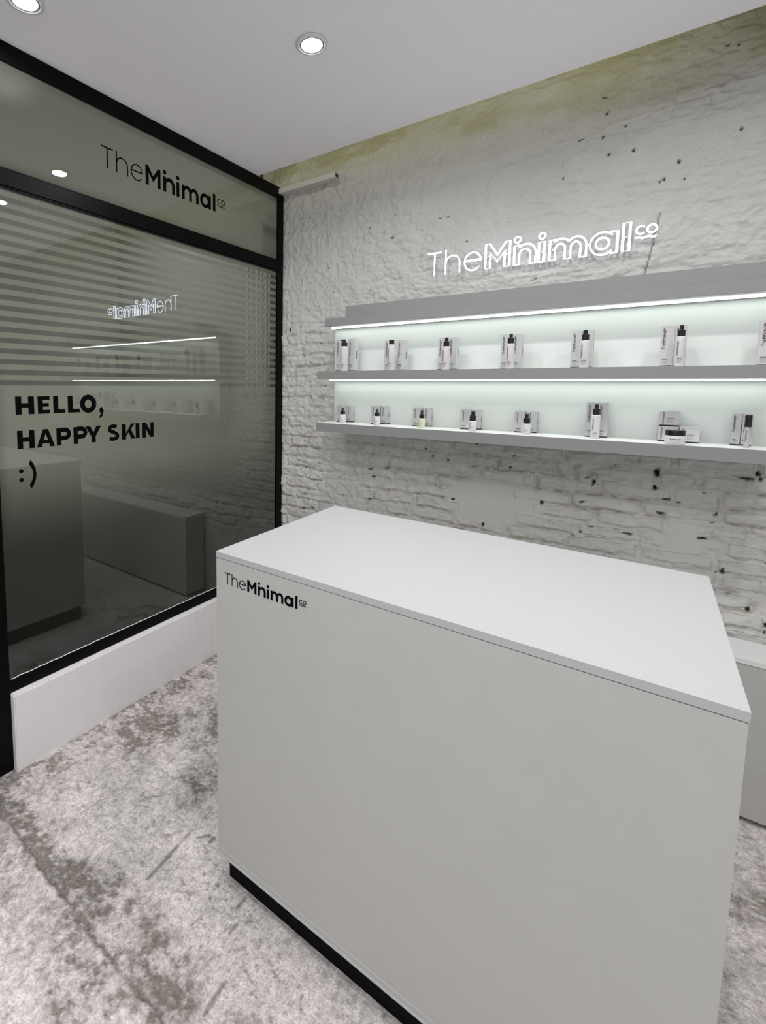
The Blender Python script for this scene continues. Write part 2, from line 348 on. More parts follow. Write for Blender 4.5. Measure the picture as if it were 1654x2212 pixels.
def masonry(x, z):
    """proudness of the wall surface (m, towards the room), joint mask, brick mask"""
    zz = wobz(x, z); xx = wobx(x, z)
    r = np.clip(np.floor((zz - Z0) / COURSE).astype(int), 0, 49); v = (zz - Z0) - r * COURSE
    du = np.full(x.shape, 1.0); off = np.zeros(x.shape)
    for k in range(50):
        msk = r == k
        if not msk.any(): continue
        st = np.array([q[0] for q in ROWS[k]]); en = np.array([q[1] for q in ROWS[k]]); ho = np.array([HOFF[(k, i)] for i in range(len(st))])
        xi = xx[msk]; j = np.clip(np.searchsorted(st, xi) - 1, 0, len(st) - 1)
        du[msk] = np.minimum(xi - st[j], en[j] - xi); off[msk] = ho[j]
    dv = np.minimum(v - 0.007, COURSE - 0.006 - v)
    d = np.minimum(du, dv)
    jt = sst(-0.0005, -0.0045, d)
    bm_ = sst(-0.004, 0.006, d)                                     # 1 inside a brick
    e = exposure_(x, z); sm = smooth_patch(x, z)
    h = (fbm(x * 1.7, z * 1.7, 1, 3) - 0.5) * 0.022
    fill = sst(0.40, 0.60, fbm(x * 6.5, z * 9, 55, 3)); fill = np.where(dv < du, fill, fill * 0.6)
    h = h + e * (bm_ * (0.0035 + off * 0.8) - (1 - bm_) * (0.0005 + 0.0055 * fill))
    rough = (fbm(x * 20, z * 24, 31, 5, 0.66) - 0.5) * 0.024
    vert = (np.abs(fbm(x * 30, z * 14, 41, 3) - 0.5) * 2) ** 0.8 * 0.009
    horz = (np.abs(fbm(x * 6, z * 42, 43, 3) - 0.5) * 2) ** 0.8 * 0.007
    wl = sst(1.3, 0.5, x)
    lump = (fbm(x * 48, z * 56, 37, 3, 0.6) - 0.5) * 0.010; crag = np.minimum(np.abs(fbm(x * 9, z * 15, 47, 4, 0.6) - 0.5) * 9, 1.0)
    h = h - (1 - sm) * (1 - crag) * 0.0055 + (1 - sm) * lump
    h = h + (1 - sm) * (rough * (0.75 + 0.35 * e) - (vert * wl + horz * (1 - wl)) * 1.0)
    ledge = (fbm(x * 1.3, z * 16, 61, 3) - 0.5) * 0.03 * sst(1.9, 2.5, z) * sst(0.9, 1.5, x)
    h = h + ledge
    h = h + 0.062 * sst(0.74, 0.56, z + (fbm(x * 5, z * 3, 71, 2) - 0.5) * 0.05) * sst(0.15, 0.45, x)      # foot of the wall swells out
    h = h - 0.10 * sst(2.60, 2.95, z) * sst(1.2, 0.3, x)                               # leans back in the cove
    return h, jt * e * fill, bm_, e
def pitfield(x, z):
    p = np.zeros(x.shape)
    for a, b, s in PITS:
        R = 0.0022 * s; k = (np.abs(x - a) < R * 3) & (np.abs(z - b) < R * 3)
        if not k.any(): continue
        xa, za = x[k], z[k]
        el = 1.9 if (a + b) * 997 % 1 < .5 and s < 5 else 0.75
        dd = np.sqrt(((xa - a) / el) ** 2 + ((za - b) * (1.5 if el > 1 else 0.8)) ** 2) / R + (vn(xa * 200, za * 200, 5) - 0.5) * 0.6
        p[k] = np.maximum(p[k], 1 - sst(0.55, 1.0, dd))
    for pts in ([(1.813, 2.107), (1.811, 2.081), (1.803, 2.04), (1.800, 2.006), (1.792, 1.955), (1.787, 1.93), (1.777, 1.88)],):
        for (x0, z0), (x1, z1) in zip(pts, pts[1:]):
            k = (np.abs(x - x0) < 0.1) & (z < z0 + .01) & (z > z1 - .01)
            t = np.clip((z[k] - z1) / (z0 - z1), 0, 1); xc = x1 + (x0 - x1) * t; p[k] = np.maximum(p[k], 0.6 * (1 - sst(0.0012, 0.0032, np.abs(x[k] - xc))))
    return p
def wall_tone(x, z, joint, pit):
    n = fbm(x * 5, z * 5, 81, 4); n2 = fbm(x * 40, z * 30, 83, 3)
    base = np.stack([0.715 + 0 * x, 0.71 + 0 * x, 0.682 + 0 * x], -1) * (0.93 + 0.12 * n)[..., None]
    gr = np.clip(joint * (0.10 + 1.1 * sst(0.42, 0.62, n2)), 0, 1) * 0.55
    base = base * (1 - gr[..., None] * np.array([0.75, 0.78, 0.95]))
    cove_tint = sst(2.50, 2.72, z + (fbm(x * 4, z * 9, 91, 3) - 0.5) * 0.22) * (0.55 + 0.45 * sst(0.35, 0.6, fbm(x * 7, z * 14, 93, 3)))  # warm cove light and olive shading painted into the wall top
    base = base * (1 - cove_tint[..., None] * np.array([0.30, 0.30, 0.52]))
    base = base * (1 - pit[..., None]) + pit[..., None] * np.array([0.018, 0.012, 0.009])
    return base
def set_tone(me, col):
    ca = me.color_attributes.new('tone', 'FLOAT_COLOR', 'POINT')
    c4 = np.ones((len(col), 4), np.float32); c4[:, :3] = col; ca.data.foreach_set('color', c4.ravel())
def grid_mesh(name, P, nx, ny, tone=None, flip=False):
    """P (ny*nx,3) -> mesh"""
    me = bpy.data.meshes.new(name); idx = np.arange(nx * ny).reshape(ny, nx)
    q = np.stack([idx[:-1, :-1], idx[:-1, 1:], idx[1:, 1:], idx[1:, :-1]], -1).reshape(-1, 4)
    if flip: q = q[:, ::-1]
    me.vertices.add(len(P)); me.vertices.foreach_set('co', P.astype(np.float32).ravel())
    me.loops.add(q.size); me.loops.foreach_set('vertex_index', q.ravel().astype(np.int32))
    me.polygons.add(len(q)); me.polygons.foreach_set('loop_start', (np.arange(len(q)) * 4).astype(np.int32))
    me.update(calc_edges=True)
    me.polygons.foreach_set('use_smooth', np.ones(len(q), bool))
    if tone is not None: set_tone(me, tone)
    return me

def build_wall():
    xs = np.concatenate([np.arange(-0.14, 2.36, 0.0046), np.arange(2.36, 3.20, 0.02)])
    zs = np.concatenate([np.arange(0.0, 0.50, 0.03), np.arange(0.50, 3.0, 0.0046)])
    X, Z = np.meshgrid(xs, zs); h, joint, bmk, e = masonry(X, Z); pit = pitfield(X, Z)
    zz = wobz(X, Z); xx = wobx(X, Z); rowi = np.clip(np.floor((zz - Z0) / COURSE).astype(int), 0, 49)
    # choose the bricks that show and sink the base behind them
    chosen = []; sink = np.zeros(X.shape)
    for r, row in enumerate(ROWS):
        zc = Z0 + (r + 0.5) * COURSE
        if zc < 0.55 or zc > 2.55: continue
        for i, (a, b) in enumerate(row):
            if a < 0.03 or b > 2.33: continue
            xm = np.linspace(a + .01, b - .01, 5); ev = exposure_(xm, np.full(5, zc)).mean()
            if ev < 0.52: continue
            if 0.43 < (a + b) / 2 and 1.225 < zc < 1.83: continue          # behind the shelf unit
            chosen.append((ev, r, i, a, b))
    chosen.sort(reverse=True); chosen = chosen[:290]
    for ev, r, i, a, b in chosen:
        k = (rowi == r) & (xx > a + 0.006) & (xx < b - 0.006) & (zz > Z0 + r * COURSE + 0.013) & (zz < Z0 + (r + 1) * COURSE - 0.013)
        sink[k] = 1
    P = np.stack([X, -(h - pit * 0.012 - sink * 0.010), Z], -1).reshape(-1, 3)
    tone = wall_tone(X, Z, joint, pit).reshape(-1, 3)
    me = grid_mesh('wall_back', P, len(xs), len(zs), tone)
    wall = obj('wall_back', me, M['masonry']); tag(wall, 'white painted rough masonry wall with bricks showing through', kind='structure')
    for ev, r, i, a, b in chosen:
        xa, xb = a - 0.001, b + 0.001; za, zb = Z0 + r * COURSE + 0.006, Z0 + (r + 1) * COURSE - 0.006
        nx = max(6, int((xb - xa) / 0.0075)); nz = 9
        U, V = np.meshgrid(np.linspace(xa, xb, nx), np.linspace(za, zb, nz))
        # invert the wobble approximately so the patch follows its warped outline
        Xb = U - (wobx(U, V) - U); Zb = V - (wobz(U, V) - V)
        Xb = U - (wobx(Xb, Zb) - Xb); Zb = V - (wobz(Xb, Zb) - Zb)
        hb, jb, bb, eb = masonry(Xb, Zb); pb = pitfield(Xb, Zb)
        edge = np.zeros(U.shape); edge[0] = edge[-1] = 1; edge[:, 0] = edge[:, -1] = 1
        Pb = np.stack([Xb, -(hb - pb * 0.012 + 0.0012 - edge * 0.012), Zb], -1).reshape(-1, 3)
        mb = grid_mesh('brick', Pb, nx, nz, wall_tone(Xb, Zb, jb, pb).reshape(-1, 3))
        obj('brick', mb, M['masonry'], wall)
    return wall
build_wall()

# ------------------------------------------------------------------ floor
CR = [(-0.3, -1.75), (0.0, -1.752), (0.169, -1.749), (0.261, -1.742), (0.336, -1.748), (0.424, -1.747), (0.453, -1.756), (0.537, -1.752), (0.567, -1.752), (0.638, -1.752), (0.708, -1.756), (0.778, -1.761), (0.84, -1.759), (0.885, -1.758), (0.944, -1.758), (1.0, -1.753), (1.055, -1.756), (1.6, -1.76), (3.3, -1.75)]
SEGS = [((0.731, -1.391), (0.736, -1.458), 3), ((0.736, -1.458), (0.748, -1.579), 5), ((0.405, -1.391), (0.382, -1.581), 2), ((0.088, -1.094), (0.20, -1.13), 3), ((0.20, -1.13), (0.305, -1.197), 3), ((0.764, -1.401), (0.789, -1.37), 4), ((0.807, -1.387), (0.807, -1.368), 5), ((0.727, -1.336), (0.726, -1.306), 3), ((0.6, -1.796), (0.629, -1.756), 3), ((0.598, -1.801), (0.633, -1.813), 2), ((1.012, -1.473), (1.012, -1.443), 4), ((1.038, -1.535), (1.038, -1.507), 4), ((1.04, -1.647), (1.042, -1.598), 3), ((1.111, -1.692), (1.105, -1.622), 5), ((0.811, -1.822), (0.814, -1.788), 4), ((0.823, -1.893), (0.822, -1.86), 4), ((0.508, -1.405), (0.563, -1.339), 3), ((0.739, -1.737), (0.75, -1.712), 3), ((0.081, -1.422), (0.285, -1.257), 2), ((0.778, -1.459), (0.792, -1.526), 2), ((0.601, -1.445), (0.616, -1.46), 3), ((0.319, -1.729), (0.417, -1.73), 2), ((0.352, -1.401), (0.35, -1.28), 2)]
def build_floor():
    xs = np.concatenate([np.arange(-0.12, 1.60, 0.0045), np.arange(1.60, 2.05, 0.03), np.arange(2.05, 2.34, 0.007), np.arange(2.34, 3.3, 0.04)])
    ys = np.concatenate([np.arange(-3.9, -2.0, 0.05), np.arange(-2.0, -0.55, 0.0045), np.arange(-0.55, 0.05, 0.012)])
    X, Y = np.meshgrid(xs, ys)
    big = fbm(X * 2.2, Y * 2.2, 101, 4); mid = fbm(X * 9, Y * 9, 103, 4); fine = fbm(X * 45, Y * 45, 107, 4, 0.62); grit = vn(X * 170, Y * 170, 109); mid2 = fbm(X * 7, Y * 24, 131, 4)
    yc = np.interp(X, [c[0] for c in CR], [c[1] for c in CR]) + (fbm(X * 55, Y * 0, 113, 3) - 0.5) * 0.016
    d = Y - yc
    step = sst(0.003, -0.003, d) * -0.004 + 0.0
    z = step + (big - 0.5) * 0.006 + (fine - 0.5) * 0.0022
    groove = np.exp(-(d / 0.0055) ** 2); z = z - groove * 0.007 * (0.4 + 0.9 * mid)
    base = 0.90 + (big - 0.5) * 0.40 + (mid - 0.5) * 0.40 + (fine - 0.5) * 0.42 + 0.06
    base = np.where(d < 0, base * 1.02 + 0.02, base)
    spk = fbm(X * 75, Y * 75, 141, 3, 0.65); str_ = fbm(X * 60 + Y * 25, Y * 110 - X * 25, 145, 3, 0.6); sp2 = fbm(X * 26, Y * 26, 149, 4, 0.7)
    kx = 0.034
    reg = np.zeros_like(X)
    reg = np.maximum(reg, sst(0.16, 0.01, d + (mid - .5) * .16) * (d > 0) * (0.45 + 0.9 * sst(0.35, 0.6, mid2)))
    reg = np.maximum(reg, sst(0.26, 0.0, X - kx + (mid - .5) * .1) * 0.75)
    reg = np.maximum(reg, np.exp(-(((X - 0.22) / 0.15) ** 2 + ((Y + 1.20) / 0.16) ** 2)) * 1.15)
    reg = np.maximum(reg, np.exp(-(((X - 0.42) / 0.22) ** 2 + ((Y + 0.98) / 0.22) ** 2)) * 0.6)
    reg = np.maximum(reg, np.exp(-(((X - 0.62) / 0.10) ** 2 + ((Y + 1.25) / 0.10) ** 2)) * 0.7)
    reg = np.maximum(reg, sst(0.48, 0.66, big) * 0.55)
    tex = 0.55 * sst(0.38, 0.62, spk) + 0.45 * sst(0.40, 0.58, str_)
    dark = np.clip(reg * (0.38 + 1.0 * tex) * (0.55 + 0.9 * sst(0.40, 0.60, sp2)), 0, 0.92)
    dark = np.maximum(dark, sst(0.58, 0.68, spk) * sst(0.42, 0.58, sp2) * 0.55)
    dark = np.maximum(dark, groove * 1.05 * sst(0.05, 0.35, mid))
    dark = np.maximum(dark, sst(0.80, 0.93, grit) * sst(0.50, 0.62, fine) * 0.8)
    z = z - dark * 0.0015
    light = np.zeros_like(X)
    for (x0, y0), (x1, y1), w in SEGS:
        dx, dy = x1 - x0, y1 - y0; L2 = dx * dx + dy * dy
        t = np.clip(((X - x0) * dx + (Y - y0) * dy) / L2, 0, 1); dd = np.hypot(X - x0 - dx * t, Y - y0 - dy * t)
        k = 1 - sst(0.0008 * w, 0.0016 * w, dd); 
        dark = np.maximum(dark, k * (0.30 + 0.09 * w)); z = z - k * 0.0006
    base = np.clip(base, 0.35, 1.05)
    tone = np.stack([base * 0.93, base * 0.89, base * 0.89], -1)
    tone = tone * (1 - dark[..., None] * np.array([0.72, 0.735, 0.765]))
    me = grid_mesh('floor', np.stack([X, Y, z], -1).reshape(-1, 3), len(xs), len(ys), tone.reshape(-1, 3))
    f = obj('floor', me, M['concrete']); tag(f, 'worn stained grey concrete floor with a long ragged crack', kind='structure')
build_floor()

# ------------------------------------------------------------------ ceiling, side walls, surroundings
CZ = 2.6119; RX = 3.15; BY = -3.8
def struct(name, bm, m, label, parent=None): return tag(obj(name, bm, m, parent), label, kind='structure' if parent is None else None)
struct('ceiling', box(-0.002, RX, BY, -0.232, CZ, CZ + 0.03), M['ceiling'], 'smooth white dropped ceiling stopping short of the brick wall')
struct('ceiling_upper', box(-1.75, RX, BY, 0.12, 3.0, 3.05), M['sidewall'], 'old ceiling above the dropped ceiling')
struct('wall_right', box(RX, RX + 0.05, BY, 0.12, 0, 3.0), M['sidewall'], 'white wall at the right end of the room')
struct('wall_upper_left', box(-0.16, -0.11, BY, 0.10, 2.62, 3.0), M['sidewall'], 'white wall above the glass front')
o = obj('ceiling_hanger', box(-0.085, -0.072, -0.112, -0.098, 2.60, 3.0), M['rust']); tag(o, 'rusty brown hanger rod above the black frame in the ceiling gap', 'rod')
# corridor beyond the glass
struct('wall_outside', box(-1.80, -1.75, BY, 0.12, -0.02, 3.0), M['outwall'], 'dim corridor wall seen through the glass')
struct('wall_outside_end', box(-1.75, -0.14, 0.04, 0.10, -0.02, 3.0), M['outwall'], 'end wall of the corridor beyond the glass')
struct('wall_outside_near', box(-1.75, -0.08, BY, BY + 0.05, -0.02, 3.0), M['outwall'], 'near wall of the corridor beyond the glass')
struct('floor_outside', box(-1.75, -0.125, BY, 0.04, -0.04, -0.005), M['outfloor'], 'dark corridor floor beyond the glass')
struct('wall_left', box(-0.08, 0.0, BY, -2.62, 0, 2.62), M['sidewall'], 'white wall left of the door')

# ------------------------------------------------------------------ glass front: window_1 (frame, panes, film)
XF = 0.0; YJ = -1.632
win = thing('window_1', None, None); win['kind'] = 'structure'; win['label'] = 'black framed glass partition with frosted film'
def fr(name, y0, y1, z0, z1, x0=-0.055, x1=0.005, bev=0.0015, p=win): return obj(name, box(x0, x1, y0, y1, z0, z1, bev), M['black'], p)
fr('frame_head', BY + 1.18, 0.0, 2.548, CZ - 0.001)
fr('frame_transom', YJ, -0.052, 2.135, 2.190)
fr('frame_transom_lip', YJ, -0.052, 2.127, 2.135, -0.055, 0.001)
fr('frame_transom_lip', YJ, -0.052, 2.190, 2.197, -0.055, 0.001)
fr('frame_sill', YJ, -0.052, 0.303, 0.352)
fr('frame_jamb', -0.052, -0.002, 0.303, 2.548)
fr('frame_jamb', YJ - 0.085, YJ, 0.0, 2.548, -0.055, 0.007)
fr('glazing_bead', -0.058, -0.052, 0.352, 2.127, -0.05, -0.0075)
obj('sealant_bead', tube([(0.0005 + 0.001 * math.sin(i * 1.7), YJ + 0.005 + i * 0.0157, 0.3535 + 0.0012 * math.sin(i * 2.3 + (3 * math.sin(i * .7)))) for i in range(101)], 0.0022, seg=6), M['white'], win, 'thin white sealant line', True)
GX = -0.003
def pane(name, y0, y1, z0, z1, x):
    me = bpy.data.meshes.new(name); me.from_pydata([(x, y0, z0), (x, y1, z0), (x, y1, z1), (x, y0, z1)], [], [(0, 1, 2, 3)]); me.update(); return obj(name, me, M['glass'], win)      # faces the room (+x)
pane('glass_pane', YJ - 0.001, -0.05, 0.345, 2.136, GX)
pane('glass_pane', YJ - 0.001, -0.05, 2.188, 2.549, GX)
obj('frosted_film', box(GX - 0.003, GX - 0.002, YJ, -0.052, 0.345, 1.445), M['film'], win, 'continuous frosted film on the lower glass')
obj('frosted_film', box(GX - 0.003, GX - 0.002, YJ, -0.052, 2.188, 2.549), M['filmtop'], win, 'frosted film on the transom light')
me = None; PITCHS = 0.0376
for k in range(18):
    z1 = 1.445 + k * PITCHS + PITCHS
    z0 = z1 - PITCHS * 0.52
    if z1 > 2.136: break
    if me is None:
        o = obj('film_strip', box(GX - 0.003, GX - 0.002, YJ, -0.052, -PITCHS * 0.26, PITCHS * 0.26), M['film'], win); me = o.data
    else: o = obj('film_strip', me, None, win)
    o.location.z = (z0 + z1) / 2
# pale slatted screen standing outside, right end
scr = thing('slatted_screen', 'pale vertical slatted screen outside, seen through the right end of the striped glass', 'screen', (-0.10, -0.11, 0))
sl = None
for k in range(5):
    if sl is None: o = obj('slat', box(-0.006, 0.006, -0.007, 0.007, 0.31, 2.4), M['screen'], scr); sl = o.data
    else: o = obj('slat', sl, None, scr)
    o.location = (0, -0.09 + k * 0.042, 0)
obj('slat_rail', box(-0.010, 0.010, -0.10, 0.10, 2.4, 2.43), M['screen'], scr); obj('slat_rail', box(-0.010, 0.010, -0.10, 0.10, 0.31, 0.33), M['screen'], scr)

o = obj('blocker', box(-0.36, -0.30, -3.4, -0.02, -0.005, 1.12, 0.002), M['disc']); tag(o, 'unseen added parapet standing outside behind the frosted glass', 'blocker')  # added out of sight to keep light off the lower film
# the door left of the partition
d = thing('door_1', None, None); d['kind'] = 'structure'; d['label'] = 'black framed dark glass door at the left edge'
for nm, a in (('door_stile', (-1.80, -1.718, 0.01, 2.54)), ('door_stile', (-2.615, -2.54, 0.01, 2.54)), ('door_rail', (-2.54, -1.80, 2.44, 2.54)), ('door_rail', (-2.54, -1.80, 0.01, 0.16))):
    obj(nm, box(-0.05, -0.004, *a), M['black'], d)
obj('door_pane', box(-0.03, -0.024, -2.54, -1.80, 0.16, 2.44), mat('dark tinted glass', (0.01, 0.01, 0.01), 0.05), d)

# curb under the glass
bm = box(-0.125, 0.034, -1.633, -0.004, -0.004, 0.302)
bmesh.ops.bevel(bm, geom=bm.edges[:], offset=0.004, segments=2, affect='EDGES')
bmesh.ops.subdivide_edges(bm, edges=[e for e in bm.edges if abs(e.verts[0].co.y - e.verts[1].co.y) > 1], cuts=60)
rj = random.Random(3)
for v in bm.verts: v.co.x += rj.uniform(-0.0009, 0.0009); v.co.z += rj.uniform(-0.0009, 0.0009) if v.co.z > 0.1 else 0
c = obj('trim_1', bm, M['curb']); tag(c, 'low white painted masonry curb under the glass partition', kind='structure')

# lettering on the glass: transom word mark and the greeting
def Tg(y0, z0, s):
    return lambda u, v: (GX + 0.0006, y0 + u * s, z0 + v * s)
t = thing('transom_lettering', 'thin and bold black vinyl word mark on the frosted transom glass', 'lettering')
for nme, b in logo_parts(Tg(-1.191, 2.3315, 0.0840), thin=0.065, cow=0.05):
    obj('wave' if nme == 'wave' else 'letter_dot' if 'dot' in nme else 'letter', thicken(b, (0.0004, 0, 0)), M['blackvinyl'], t)
def STK(p, w): return ('stroke', p, w)
FONT = {
    'H': [rect(0, 0, .32, 1), rect(.68, 0, 1, 1), rect(.32, .38, .68, .63)],
    'E': [rect(0, 0, .42, 1), rect(.42, 0, 1, .22), rect(.42, .40, .92, .61), rect(.42, .78, 1, 1)],
    'L': [rect(0, 0, .42, 1), rect(.42, 0, 1, .22)],
    'I': [rect(0, 0, 1, 1)],
    'N': [rect(0, 0, .29, 1), rect(.71, 0, 1, 1), [(.32, 1), (.0, 1), (.68, 0), (1, 0)]],
    'P': [rect(0, 0, .30, 1), STK([(.28, .89), (.52, .89)] + arc(.56, .655, .29, .235, 80, -80, 12) + [(.52, .42), (.28, .42)], .27)],
    'A': [[(0, 0), (.36, 1), (.64, 1), (1, 0), (.73, 0), (.50, .76), (.27, 0)], rect(.22, .20, .78, .39)],
    'Y': [[(0, 1), (.30, 1), (.50, .62), (.70, 1), (1, 1), (.63, .36), (.63, 0), (.37, 0), (.37, .36)]],
    'K': [rect(0, 0, .30, 1), [(.28, .33), (.70, 1), (1, 1), (.28, -.0 + .18 + .0)], [(.44, .60), (.66, .68), (1.03, 0), (.72, 0)]],
    'O': [STK(arc(.5, .5, .37, .41, 0, 360, 30), .30)],
    'S': [STK(arc(.50, .735, .33, .165, 38, 110, 6) + arc(.42, .73, .26, .165, 125, 225, 8) + [(.50, .52)] + arc(.56, .275, .28, .175, 50, -60, 8) + arc(.47, .27, .42, .175, 268, 222, 6), .24)],
    ',': [[(.15, .22), (.55, .30), (.92, .08), (.62, -.30), (.15, -.42), (.05, -.30), (.42, -.13), (.12, -.02)]],
    ':': [arc(.5, .11, .38, .165, 0, 342, 19), arc(.5, .79, .38, .165, 0, 342, 19)],
    ')': [STK([(.18, 1.42), (.52, 1.12), (.76, .78), (.83, .44), (.74, .08), (.50, -.24), (.18, -.50)], .40)],
}
ROWT = [[('H', -1.5647, -1.4978), ('E', -1.4846, -1.4393), ('L', -1.4254, -1.3792), ('L', -1.3675, -1.3189), ('O', -1.3151, -1.2467), (',', -1.2345, -1.2098)],
        [('H', -1.5635, -1.5013), ('A', -1.4942, -1.4245), ('P', -1.4176, -1.358), ('P', -1.3484, -1.2885), ('Y', -1.2972, -1.2264), ('S', -1.1973, -1.1393), ('K', -1.1279, -1.0612), ('I', -1.0575, -1.0375), ('N', -1.0214, -0.9602)],
        [(':', -1.5653, -1.5438), (')', -1.5284, -1.5009)]]
BASE = [(1.338, 0.0665), (1.211, 0.0680), (1.0905, 0.049)]
t = thing('greeting_lettering', 'bold black vinyl lettering HELLO, HAPPY SKIN :) on the glass', 'lettering')
for row, (zb, hh) in zip(ROWT, BASE):
    for ch, ya, yb in row:
        b = bmesh.new()
        for k, o_ in enumerate(FONT[ch]):
            T = (lambda y0, w, z0, h_, xo: (lambda u, v: (GX + 0.0006 + xo, y0 + u * w, z0 + v * h_)))(ya, yb - ya, zb, hh, 0.00005 * k)
            if o_[0] == 'stroke': stroke_mesh(b, o_[1], o_[2], T)
            else: flat_mesh(b, [o_], T)
        obj('punctuation_mark' if ch in ',:)' else 'letter', thicken(b, (0.0004, 0, 0)), M['blackvinyl'], t)

# ------------------------------------------------------------------ trunking on the wall
t = thing('cable_trunking', 'white painted cable trunking high in the corner, open dark end', 'trunking', (0.0, -0.02, 2.573))
bm = bmesh.new(); add_box(bm, 0.004, 0.392, -0.024, 0.012, 0, 0.004); add_box(bm, 0.004, 0.392, -0.024, 0.012, 0.024, 0.028); add_box(bm, 0.004, 0.392, -0.028, -0.024, 0, 0.028); add_box(bm, 0.004, 0.392, 0.012, 0.03, 0, 0.028)
obj('trunking_body', bm, M['trunk'], t); obj('inside_core', box(0.02, 0.386, -0.024, 0.012, 0.004, 0.024), M['cap'], t, 'dark open end')

# ------------------------------------------------------------------ counter
ct = thing('display_counter', 'white box shaped counter with word mark, standing on a black recessed plinth', 'counter', (0, 0, 0))
A = (0.910, -1.4505); B_ = (0.8945, -0.8065); C_ = (1.981, -0.832); D_ = (1.9885, -1.4560)
Q = [A, D_, C_, B_]
def inset(Q, dl, df, dr, db): return [(Q[0][0] + dl, Q[0][1] + df), (Q[1][0] - dr, Q[1][1] + df), (Q[2][0] - dr, Q[2][1] - db), (Q[3][0] + dl, Q[3][1] - db)]
obj('counter_top', quadprism(Q, 0.9790, 0.9953, 0.0006), M['countertop'], ct)
obj('top_shadow_gap', quadprism(inset(Q, .004, .004, .006, .004), 0.9768, 0.9795), M['plinth'], ct, 'dark seam under the top')
def strip(P0, P1, th, z0, z1):     # panel along an edge, thickness inwards
    v = Vector((P1[0] - P0[0], P1[1] - P0[1])).normalized(); n = Vector((-v.y, v.x))
    return [P0, P1, (P1[0] + n.x * th, P1[1] + n.y * th), (P0[0] + n.x * th, P0[1] + n.y * th)]
QZ = (0.0885, 0.9775)
q = inset(Q, .001, .0005, .0015, .001)
obj('front_panel', quadprism(strip(q[0], q[1], .018, 0, 0), *QZ, 0.0005), M['counterfront'], ct)
q2 = inset(Q, .0015, .020, .0022, .020)
obj('side_panel', quadprism(strip(q2[3], q2[0], .018, 0, 0), *QZ, 0.0005), M['counterfront'], ct)
obj('side_panel', quadprism(strip(q2[1], q2[2], .018, 0, 0), *QZ, 0.0005), M['counterfront'], ct)
q3 = inset(Q, .02, .02, .02, .002)
obj('back_panel', quadprism(strip(q3[2], q3[3], .016, 0, 0), *QZ, 0.0005), M['counterfront'], ct)
obj('edge_trim', quadprism(strip((q[0][0] - .004, q[0][1] - .0035), (q[1][0] + .001, q[1][1] - .0035), .014, 0, 0), 0.0860, 0.0905, 0.0006), M['countertop'], ct, 'thin bright edge strip')
obj('edge_trim', quadprism(strip((q[0][0], q[0][1] - .0004), (q[1][0], q[1][1] - .0004), .01, 0, 0), 0.1045, 0.1055), M['trim'], ct, 'faint line above the bottom edge')
obj('bottom_board', quadprism(inset(Q, .02, .02, .02, .02), 0.088, 0.104), M['white'], ct)
obj('plinth', quadprism(inset(Q, .022, .026, .02, .03), 0.0, 0.088), M['plinth'], ct)
v = Vector((D_[0] - A[0], D_[1] - A[1])).normalized()
Tc = lambda u, w: (0.944 + v.x * u * 0.0326, (A[1] + .0005) + v.y * (u * 0.0326 + .034) - 0.0012, 0.9115 + w * 0.0318)
lp = logo_one(Tc, 0.065, 0.052); obj('logo_print', thicken(lp, (0, 0.0006, 0)), M['blackvinyl'], ct, 'black word mark')

# ------------------------------------------------------------------ low cabinet run along the wall
cb = thing('low_cabinet', 'low white cabinet along the foot of the brick wall, behind the counter', 'cabinet', (0, 0, 0))
obj('cabinet_top', box(0.62, 3.13, -0.243, -0.078, 0.548, 0.566, 0.0008), M['white'], cb)
obj('cabinet_body', box(0.622, 3.128, -0.222, -0.08, 0.018, 0.547), M['counterfront'], cb)
for k in range(4): obj('cabinet_door', box(0.623 + k * 0.6265, 0.623 + (k + 1) * 0.6265 - 0.002, -0.241, -0.223, 0.018, 0.546, 0.0006), M['counterfront'], cb)
obj('plinth', box(0.64, 3.11, -0.21, -0.09, -0.002, 0.018), M['plinth'], cb)

# ------------------------------------------------------------------ shelf unit
SX0, SX1 = 0.441, 2.177; YP = -0.0966; ZS = 1.5276; ZL = 1.2614
su = thing('wall_shelf_unit', 'white two tier display shelf with lit back panel, fixed on the brick wall', 'shelf')
obj('back_panel', box(SX0, SX1, YP, -0.005, 1.24, 1.77, 0.0008), M['panel'], su)
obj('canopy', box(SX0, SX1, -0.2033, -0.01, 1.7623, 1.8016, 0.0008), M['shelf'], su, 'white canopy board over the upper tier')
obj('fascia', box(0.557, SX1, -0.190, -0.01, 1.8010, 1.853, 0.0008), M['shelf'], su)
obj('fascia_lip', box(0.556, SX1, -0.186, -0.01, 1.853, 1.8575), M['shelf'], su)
obj('shelf_board', box(SX0 + .0003, SX1 - .0003, -0.2662, YP - 0.0004, 1.4856, ZS, 0.0003), M['board'], su)
obj('shaded_front_edge', box(SX0, SX1, -0.2682, -0.2662, 1.4856, ZS - 0.0004), M['shelf'], su, 'front edge with its shade in the colour')  # darker copy of the white board, front shade painted in
obj('shelf_board', box(SX0 + .0003, SX1 - .0003, -0.2662, YP - 0.0004, 1.2166, ZL, 0.0003), M['board'], su)
obj('shaded_front_edge', box(SX0, SX1, -0.2682, -0.2662, 1.2166, ZL - 0.0004), M['shelf'], su, 'front edge with its shade in the colour')
obj('led_strip', box(SX0 + 0.0, SX1, -0.138, -0.124, 1.7552, 1.7622), M['led'], su, 'glowing white light strip')
obj('led_strip', box(SX0 + 0.0, SX1, -0.150, -0.134, 1.4805, 1.4855), M['led'], su, 'glowing white light strip')

for o in su.children:
    if o.name.startswith('led_strip'):
        o.data.materials.append(M['alu'])
        for f in o.data.polygons:
            if f.normal.y > 0.5 or f.normal.z > 0.5: f.material_index = 1

